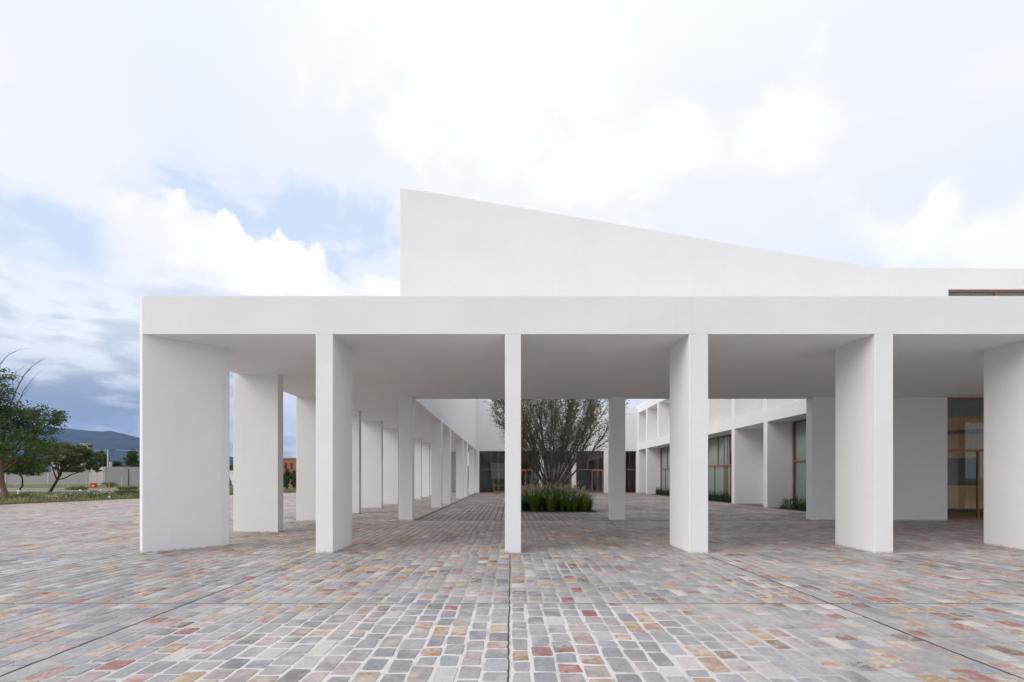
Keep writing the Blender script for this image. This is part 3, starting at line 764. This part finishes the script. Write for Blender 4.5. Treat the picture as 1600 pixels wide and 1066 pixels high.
edge_d = np.minimum.reduce([clx[:, 0]-BED[0], BED[1]-clx[:, 0], clx[:, 1]-BED[2], BED[3]-clx[:, 1]])
clh = rng.uniform(.75, 1.4, ncl)*(.6+.38*np.clip(edge_d/.9, 0, 1))
def tuft(n, w, segs=4):
    """arching blades springing from clumps"""
    k = rng.integers(0, ncl, n); a = rng.uniform(0, 2*math.pi, n); r0 = rng.uniform(0, .09, n)
    H = clh[k]*rng.uniform(.55, 1.15, n); out = clh[k]*rng.uniform(.1, .75, n)
    dirv = np.stack([np.cos(a), np.sin(a)], 1); side = np.stack([-dirv[:, 1], dirv[:, 0]], 1); B = clx[k]+dirv*r0[:, None]
    L = []
    for i in range(segs+1):
        t = i/segs; xy = B+dirv*(out*t**1.7)[:, None]; z = H*(1.25*t-.30*t*t*(1+out/H))
        ww = w*(1-t**1.5)*.5+.0008
        L.append(np.concatenate([xy-side*ww, z[:, None]+.012], 1)); L.append(np.concatenate([xy+side*ww, z[:, None]+.012], 1))
    V = np.stack(L, 1); m = 2*(segs+1); b0 = m*np.arange(n)[:, None]; F = []
    for i in range(segs): F.append(np.concatenate([b0+2*i, b0+2*i+1, b0+2*i+3], 1)); F.append(np.concatenate([b0+2*i, b0+2*i+3, b0+2*i+2], 1))
    return V.reshape(-1, 3), np.concatenate(F)
V_, F_ = tuft(30000, .014)
tag(np_mesh('ornamental_grass', V_, 3, LF_GRASS, faces=F_), 'dense green fountain grass filling the bed under the courtyard tree', 'grass', kind='stuff')
n = 1000; k = rng.integers(0, ncl, n); an = rng.uniform(0, 2*math.pi, n); T = []
for i in range(n):
    h = clh[k[i]]*random.uniform(.72, 1.06)+.02; o_x, o_y = math.cos(an[i]), math.sin(an[i]); ot = random.uniform(.1, .55)*clh[k[i]]
    p1 = np.array([clx[k[i], 0]+o_x*ot, clx[k[i], 1]+o_y*ot, h]); dd = np.array([o_x*.55+.15, o_y*.55, 1.0]); dd /= np.linalg.norm(dd); L = random.uniform(.10, .22)
    tt = rng.uniform(0, 1, (14, 1)); T.append(p1+dd*tt*L+rng.normal(size=(14, 3))*.009)
T = np.concatenate(T)
o = np_mesh('grass_plumes', leaf_quads(T, .075, .26, up=1.6), 4, LF_DRY); tag(o, 'pale pinkish seed plumes above the courtyard grass', 'grass', kind='stuff')
# strips of low planting along the right wing
def hedge(x0, x1, y0, y1, hh, label, spikes=10):
    t = empty('hedge', ((x0+x1)/2, (y0+y1)/2, 0)); tag(t, label, 'hedge', 'low planting along the right wing')
    n_ = 5200; nc = 46; cc = np.stack([rng.uniform(x0, x1, nc), rng.uniform(y0, y1, nc), rng.uniform(.05, hh, nc)], 1)
    C = cc[rng.integers(0, nc, n_)]+rng.normal(size=(n_, 3))*np.array([.09, .12, .07]); C[:, 2] = np.abs(C[:, 2])
    C -= np.array(t.location)
    np_mesh('foliage', leaf_quads(C, .055, .5), 4, LF_HEDGE, t)
    s = MB()
    for i in range(14):
        x, y = random.uniform(x0, x1)-t.location.x, random.uniform(y0, y1)-t.location.y
        s.tube([(x, y, 0), (x+.02, y, .12), (x+.05, y+.03, hh)], [.012, .01, .006], 5)
    s.build('stems', BARK_D, t)['kind'] = 'stuff'
    if spikes:
        cl_ = np.stack([rng.uniform(x0+.1, x1-.1, spikes), rng.uniform(y0, y1, spikes)], 1)
        V2, F2, _, _ = blades(spikes*16, 0, 0, 0, 0, .4, 1.0, .028, .45, cl_, .0)
        V2 -= np.array(t.location); np_mesh('sword_leaves', V2, 3, LF_HEDGE, t, faces=F2)
def soil(x0, x1, y0, y1):
    m_ = MB(); m_.v = [(x0, y0, .012), (x1, y0, .012), (x1, y1, .012), (x0, y1, .012)]; m_.f = [(0, 1, 2, 3)]; tag(m_.build('planting_bed', SOIL), kind='structure')
for (a, c, hh, sp, lab) in ((12.1, 16.35, .48, 4, 'rounded green shrubs at the foot of the nearest right wing window'),
                            (19.1, 23.5, .34, 16, 'low hedge with sword leaves under the middle right wing window'),
                            (26.3, 30.7, .36, 16, 'low hedge with sword leaves under the farthest right wing window')):
    soil((FX+.12)*U, (BX-.02)*U, a*U, c*U); hedge((FX+.35)*U, (BX-.12)*U, (a+.1)*U, (c-.1)*U, hh, lab, sp)
# feathery grass in front of the nearest hedge
V2, F2, e2, _ = blades(420, 0, 0, 0, 0, .4, .85, .010, .6, np.stack([rng.uniform((FX+.3)*U, (FX+.6)*U, 14), rng.uniform(14.4*U, 16.2*U, 14)], 1), .01)
tag(np_mesh('feather_grass', V2, 3, LF_GRASS, faces=F2), 'thin feathery grass beside the rounded shrubs of the right wing', 'grass', kind='stuff')

# ------------------------------------------------------------------ left background
def lob(px, py, z, rx, ry, dz_=0): 
    s = z*U/FP; p = at(px, py, z+dz_); return (p, (rx*s, rx*s*.9, ry*s))
zb = 23.2; b0 = gr(10, 780.5)
lobes = [lob(-40, 640, zb, 50, 48), lob(5, 660, zb, 40, 34), lob(-5, 608, zb, 22, 32, -.4), lob(38, 655, zb, 26, 22, .5), lob(78, 655, zb, 24, 24), lob(60, 685, zb, 26, 18), lob(30, 700, zb, 34, 24, -.8),
         lob(-30, 700, zb, 45, 30), lob(95, 650, zb, 10, 12), lob(46, 722, zb, 26, 12, .8), lob(-70, 610, zb, 40, 40), lob(-20, 590, zb, 14, 20, .5)]
dead = [([at(12, 650, zb), at(20, 622, zb), at(30, 600, zb), at(38, 586, zb), at(48, 574, zb), at(60, 566, zb), at(70, 561, zb)], .05),
        ([at(10, 655, zb), at(20, 642, zb), at(31, 624, zb), at(37, 610, zb), at(46, 598, zb), at(52, 592, zb)], .04),
        ([at(21, 618, zb), at(20, 596, zb), at(24, 583, zb), at(32, 577, zb), at(44, 576, zb)], .025),
        ([at(-14, 600, zb), at(-2, 572, zb), at(6, 562, zb), at(14, 554, zb), at(24, 549, zb)], .04)]
lobed_tree('broadleaf_tree', b0, at(4, 715, zb), .20, lobes, 27000, .17, LF_DARK, BARK_R, 'large dark green tree with bare dead branches at the left edge', dead=dead)
zb = 29.6; b1 = gr(72, 773)
lobes = [lob(105, 712, zb, 30, 16), lob(130, 718, zb, 24, 12), lob(85, 705, zb, 24, 16, .6), lob(118, 700, zb, 20, 9), lob(146, 728, zb, 12, 7), lob(92, 725, zb, 18, 9, -.5), lob(60, 715, zb, 20, 14, .8), lob(145, 716, zb, 14, 10), lob(128, 706, zb, 18, 9), lob(152, 733, zb, 8, 5), lob(75, 700, zb, 18, 10)]
lobed_tree('leaning_tree', b1, at(94, 738, zb), .15, lobes, 15000, .16, LF_MID, BARK_D, 'small spreading tree with a leaning dark trunk beyond the plaza')
zb = 36.0; b2_ = gr(30, 767.5)
lobed_tree('thin_tree', b2_, at(31, 742, zb), .11, [lob(30, 728, zb, 22, 12), lob(14, 732, zb, 16, 9), lob(50, 735, zb, 14, 9)], 8000, .18, LF_DARK, BARK_D, 'thin dark trunked tree between the two larger trees on the left')
def bg_tree(px, pyt, pyb, w, z, mat_, label, name='background_tree'):
    s = z*U/FP; hgt = (pyb-pyt); base = at(px, pyb, z); base.z = 0
    lobes = [lob(px+random.uniform(-.35, .35)*w, pyt+hgt*random.uniform(.18, .62), z, w*random.uniform(.35, .55), hgt*random.uniform(.22, .34), random.uniform(-.8, .8)) for _ in range(6)]
    lobed_tree(name, base, at(px, pyt+hgt*.6, z), .22, lobes, 6500, .42*z/90, mat_, BARK_D, label, group='trees beyond the road')
for a in ((162, 705, 757, 11, 95, LF_DARK, 'dark pointed tree behind the grey wall left of the utility pole'),
          (180, 719, 757, 18, 97, LF_DARK, 'low dark tree behind the grey wall right of the utility pole'),
          (206, 704, 757, 16, 92, LF_MID, 'rounded bright green tree behind the grey wall beside the first column'),
          (228, 715, 757, 16, 94, LF_MID, 'low tree behind the grey wall hidden partly by the first column'),
          (148, 722, 757, 14, 93, LF_DARK, 'bushy dark tree behind the corner of the grey wall'),
          (112, 722, 757, 24, 99, LF_DARK, 'wide dark tree behind the low wall under the leaning tree'),
          (60, 715, 757, 30, 96, LF_DARK, 'dark tree far behind the large left tree'),
          (15, 712, 757, 30, 98, LF_MID, 'green tree far beyond the left edge of the plaza'),
          (361, 727, 757, 12, 80, LF_MID, 'small light green tree seen between the first two fins'),
          (448, 733, 767, 10, 44, LF_DARK, 'dark round tree seen between the second and third fin'),
          (462, 738, 767, 10, 43, LF_DARK, 'dark bush like tree in front of the brick house'),
          (352, 745, 770, 10, 40, LF_MID, 'low green tree close behind the first fin gap'),
          (731, 728, 768, 12, 60, LF_DARK, 'dark tree seen through the far end of the arcade')):
    bg_tree(*a)
# concrete block walls
def block_wall(name, p, q, hgt, th, label, group=None):
    p, q = Vector(p), Vector(q); L = (q-p).length; a = math.atan2(q.y-p.y, q.x-p.x)
    t = empty(name, p, a); tag(t, label, 'wall', group)
    MB().box(0, L, 0, th, -.1, hgt).build('wall_panel', CONC, t)
    MB().box(-.03, L+.03, -.03, th+.03, hgt, hgt+.08).build('coping', KERB, t)
    k_ = max(2, int(L/9))
    for i in range(k_+1):
        o = MB().box(-.16, .16, -.1, 0, -.1, hgt-.02).build('pilaster', KERB, t); o.location.x = .2+(L-.4)*i/k_
    return t
wz = 72
c1 = at(162, 757, wz); c2 = at(300, 757, 76); c3 = at(142, 757, 80); c4 = at(-60, 757, 78)
hw = (757-729)/FP*wz*U
for c in (c1, c2, c3, c4): c.z = 0
block_wall('block_wall', c1, c2, hw, .25, 'tall grey concrete block wall to the left of the first column', 'concrete walls beyond the road')
block_wall('block_wall', c3, c1, hw*1.0, .25, 'shaded return of the grey block wall behind the red box', 'concrete walls beyond the road')
block_wall('block_wall', c4, c3, hw*.72, .25, 'lower grey wall behind the leaning tree trunk', 'concrete walls beyond the road')
# lamp post, posts, stake, red box
p = at(201, 757, 66); p.z = 0; sc = 66*U/FP
t = empty('lamp_post', p); tag(t, 'dark slender lamp post in front of the grey wall', 'lamp post')
MB().tube([(0, 0, -.1), (0, 0, 26*sc)], [.14, .09], 8).build('pole', DKMET, t)
MB().tube([(0, 0, 25.8*sc), (-5*sc, 0, 26.1*sc)], [.07, .06], 6).build('arm', DKMET, t)
MB().box(-7.5*sc, -4.5*sc, -.15, .15, 25.9*sc, 26.4*sc).build('lamp_head', DKMET, t)
for px, y0, y1, z, lab in ((190, 744, 759, 60, 'white post standing left of the dark lamp post'), (134.5, 744, 759, 58, 'white post left of the red box'), (106.5, 742, 759, 60, 'white post below the crown of the leaning tree'), (23.5, 745, 760, 58, 'white post seen beside the large tree trunk')):
    p = at(px, y1, z); p.z = 0; s = z*U/FP
    m_ = MB(); m_.tube([(0, 0, -.1), (0, 0, (y1-y0)*s), (0, 0, (y1-y0)*s+.12)], [.055, .055, .02], 8); o = m_.build('marker_post', BEIGE, loc=p); tag(o, lab, 'post', 'white posts along the road')
p = gr(170.5, 779.5); s = p.y/FP
t = empty('marker_stake', p); tag(t, 'thin orange stake with a white foot in the verge', 'stake')
MB().tube([(0, 0, 0), (.01, 0, 25*s)], [.035, .03], 6).build('rod', ORNG, t)
MB().tube([(0, 0, 0), (0, 0, .1), (0, 0, .2)], [.09, .08, .05], 8).build('foot', WHITEP, t)
p = at(146, 763.5, 45); p.z = 0; s = 45*U/FP
t = empty('hydrant_cabinet', p); tag(t, 'red metal box on two short legs beside the road', 'cabinet')
MB().box(-4*s, 4*s, -.15, .25, 2.2*s, 9*s).build('cabinet', REDP, t, .03)
MB().box(-4.3*s, 4.3*s, -.2, .3, 9*s, 9.4*s).build('lid', REDP, t, .02)
for x in (-3.6, 3.2): MB().box(x*s, (x+.4)*s, -.05, .05, -.05, 2.2*s).build('leg', REDP, t)
em = MB(); em.v = [(-.9*s, -.156, 4*s), (1.6*s, -.156, 4.2*s), (1.9*s, -.156, 6*s), (.2*s, -.156, 5.4*s), (-.5*s, -.156, 6.4*s)]; em.f = [(0, 1, 2, 3, 4)]; em.build('emblem', WHITEP, t)
for px, py, lab in ((125, 770, 'small white stump left of the flowering shrubs'), (157, 770, 'small white stump behind the flowering shrubs near the orange stake'), (29.5, 771, 'small white stump beside the thin tree')):
    p = gr(px, py); tag(MB().tube([(0, 0, -.05), (0, 0, .3), (0, 0, .36)], [.12, .12, .05], 9).build('bollard', WHITEP, loc=p), lab, 'bollard', 'white stumps on the verge')
# utility pole and wires
zp = 88; s = zp*U/FP; p = at(168.5, 757, zp); p.z = 0; hp = (757-703.5)*s
t = empty('utility_pole', p); tag(t, 'pale utility pole with crossarm and transformer above the grey wall', 'utility pole')
MB().tube([(0, 0, 0), (0, 0, hp)], [.26, .17], 8).build('pole', KERB, t)
MB().box(-2*s, 13*s, -.08, .08, hp-1.2*s, hp-.5*s).build('crossarm', BARK_D, t)
MB().tube([(4.2*s, 0, hp-27*s), (4.2*s, 0, hp-19*s)], [.32, .32], 10).build('transformer', KERB, t)
for q in (6, 8, 10, 12): MB().tube([(q*s, 0, hp-.5*s), (q*s, 0, hp+.6*s)], [.07, .05], 6).build('insulator', DKMET, t)
MB().tube([(0, 0, hp-7*s), (4*s, 0, hp-1*s)], [.05, .05], 5).build('brace', DKMET, t); MB().tube([(3*s, 0, hp-1*s), (8*s, 0, hp-5*s)], [.08, .08], 5).build('brace', DKMET, t)
for i, (xe, ze) in enumerate(((-26, -.2), (70, -.3))):
    pts_ = [Vector((xe*s*u, 0, hp-.6*s+ze*s*u-1.2*s*4*u*(1-u)*.3)) for u in np.linspace(0, 1, 9)]
    MB().tube(pts_, [.03]*9, 4).build('wire', WHITEP, t)
# tank tower and other far buildings
def far_house(name, px0, px1, pyt, z, dep, mat_, label, cat, windows=(), roof=None, base=757):
    s = z*U/FP; p = at((px0+px1)/2, base, z); p.z = 0; w = (px1-px0)*s/2; hgt = (CY-pyt)*s+U
    t = empty(name, p); tag(t, label, cat); MB().box(-w, w, 0, dep, -.1, hgt).build('wall', mat_, t)
    rf = roof or KERB; MB().box(-w-.15, w+.15, -.15, dep+.15, hgt, hgt+.25).build('roof', rf, t)
    for a, c, d0, d1 in windows:
        zt, zbt = (CY-d0)*s+U, (CY-d1)*s+U; xa, xb = (a-(px0+px1)/2)*s, (c-(px0+px1)/2)*s
        fr_ = MB(); fr_.box(xa-.06, xb+.06, -.05, -.002, zbt-.06, zt+.06); f_ = fr_.build('window', WHITEP if mat_ is not BRICK else BARK_D, t)
        MB().box(xa, xb, -.08, -.052, zbt, zt).build('pane', DKMET, f_)
    return t
tk = far_house('water_tower', 126, 131.5, 694, 110, 2.6, BEIGE, 'beige block shaped water tower rising behind the trees', 'water tower')
MB().box(-1.6, -.75, .3, 1.4, 9, 13.4).build('side_block', BEIGE, tk)
far_house('warehouse', 80, 99, 697, 100, 2.2, BEIGE, 'far warehouse with a flat white roof behind the left trees', 'warehouse', roof=WHITEP)
far_house('brick_house', 425, 470, 716.5, 60, 9, BRICK, 'red brick house seen between the second and third fin', 'house', [(444.8, 447.8, 724, 731), (454.5, 456.5, 724, 733), (436, 440, 724, 731)], roof=KERB)
far_house('white_shed', 345, 366, 737, 75, 5, WHITEP, 'low white shed seen between the first two fins', 'shed', roof=WHITEP)
p = at(358, 757, 58); p.z = 0
tag(MB().tube([(0, 0, -.1), (0, 0, 1.9), (0, 0, 1.95)], [.1, .09, .03], 8).build('marker_post', WHITEP, loc=p), 'white post visible in the narrow gap beside the first fin', 'post', 'white posts along the road')
# verge planting
def verge():
    n_ = 60000; y = 16*U+rng.uniform(0, 1, n_)**1.3*24*U; ex = np.array([edge_x(v) for v in y]); x = ex-.18-rng.uniform(0, 1, n_)**1.5*26
    keep = (x > -1.15*y-3); P = np.stack([x, y], 1)[keep]
    V, F, _, _ = blades(len(P), 0, 1, 0, 1, .06, .26, .035, .7)
    V = V.reshape(-1, 5, 3); V[:, :, :2] += (P-V[:, :2, :2].mean(1))[:, None, :]; V[:, :, 2] -= .05
    tag(np_mesh('verge_grass', V.reshape(-1, 3), 3, LF_VERGE, faces=F), 'rough green grass beyond the left edge of the paving', 'grass', kind='stuff')
verge()
def weeds():
    nc = 260; yy = 16.5*U+rng.uniform(0, 1, nc)**1.2*22*U; xx = np.array([edge_x(v) for v in yy])-.5-rng.uniform(0, 1, nc)**1.3*20
    cc = np.stack([xx, yy], 1); cc = cc[cc[:, 0] > -1.1*cc[:, 1]-2]
    n_ = 16000; k = rng.integers(0, len(cc), n_); P = cc[k]+rng.normal(size=(n_, 2))*rng.uniform(.15, .7, len(cc))[k][:, None]
    P[:, 0] = np.minimum(P[:, 0], np.array([edge_x(v) for v in P[:, 1]])-.2)
    V, F, _, _ = blades(n_, 0, 1, 0, 1, .2, .65, .04, .6)
    V = V.reshape(-1, 5, 3); V[:, :, :2] += (P-V[:, :2, :2].mean(1))[:, None, :]; V[:, :, 2] -= .05
    tag(np_mesh('weeds', V.reshape(-1, 3), 3, mat_leaf('dry_weeds', (.12, .14, .05), (.34, .30, .16), .7, .4), faces=F), 'tall rough weeds scattered through the grass left of the paving', 'weeds', kind='stuff')
weeds()
def shrub(px, py, w, hpx, fl, label, mat_=None):
    p = gr(px, py); s = p.y/FP; t = empty('flowering_shrub' if fl else 'shrub', p); tag(t, label, 'shrub', 'shrubs along the verge')
    n_ = 2200; nc = 24; c = rng.uniform(-1, 1, (nc, 3))*np.array([w*s*.5, w*s*.4, hpx*s*.3])+np.array([0, 0, hpx*s*.5])
    C = c[rng.integers(0, nc, n_)]+rng.normal(size=(n_, 3))*np.array([.16, .16, .09]); C[:, 2] = np.abs(C[:, 2])
    np_mesh('foliage', leaf_quads(C, .10, .5), 4, mat_ or LF_MID, t)
    st = MB()
    for _ in range(6): st.tube([(0, 0, 0), (random.uniform(-.3, .3)*w*s, random.uniform(-.2, .2), hpx*s*.6)], [.02, .01], 5)
    st.build('stems', BARK_D, t)['kind'] = 'stuff'
    if fl:
        k_ = rng.integers(0, n_, random.randint(60, 150)); Cf = C[k_]+np.array([0, -.05, .10]); np_mesh('blossom', leaf_quads(Cf, .10, .9), 4, LF_WH, t)
for a in ((160, 777, 22, 7, 1, 'shrub with many white flowers left of the orange stake'), (132, 779, 18, 6, 1, 'white flowering shrub midway along the verge'), (103, 782, 20, 7, 1, 'pale yellow flowering shrub below the leaning tree'),
          (84, 783, 14, 6, 1, 'small flowering shrub at the foot of the leaning tree'), (38, 780, 12, 7, 1, 'white flowering shrub right of the large trunk'), (186, 776, 16, 8, 0, 'dark rounded shrub right of the orange stake'),
          (205, 775, 16, 9, 0, 'tall light green shrub beside the first column'), (22, 784, 22, 8, 0, 'brownish low shrub at the foot of the large tree'), (60, 784, 20, 6, 0, 'green shrub between the large and the leaning tree'), (200, 766, 22, 6, 0, 'green bush at the near kerb in front of the lamp post'),
          (120, 766, 22, 6, 0, 'green bush at the kerb under the leaning tree crown'), (172, 762, 16, 9, 0, 'green bush against the grey wall behind the orange stake')):
    shrub(*a[:4], a[4], a[5], LF_DARK if 'dark' in a[5] else None)

# ------------------------------------------------------------------ haze
hz = MB().box(-9600, 9600, -3600, 9600, -1.1, 1100)
hm = bpy.data.materials.new('haze_air'); hm.use_nodes = True; t_ = hm.node_tree; t_.nodes.clear()
pv = t_.nodes.new('ShaderNodeVolumePrincipled'); pv.inputs['Color'].default_value = (.36, .56, 1, 1); pv.inputs['Density'].default_value = 6.0e-5
ou = t_.nodes.new('ShaderNodeOutputMaterial'); t_.links.new(pv.outputs[0], ou.inputs['Volume'])
hz.build('haze', hm)['kind'] = 'stuff'
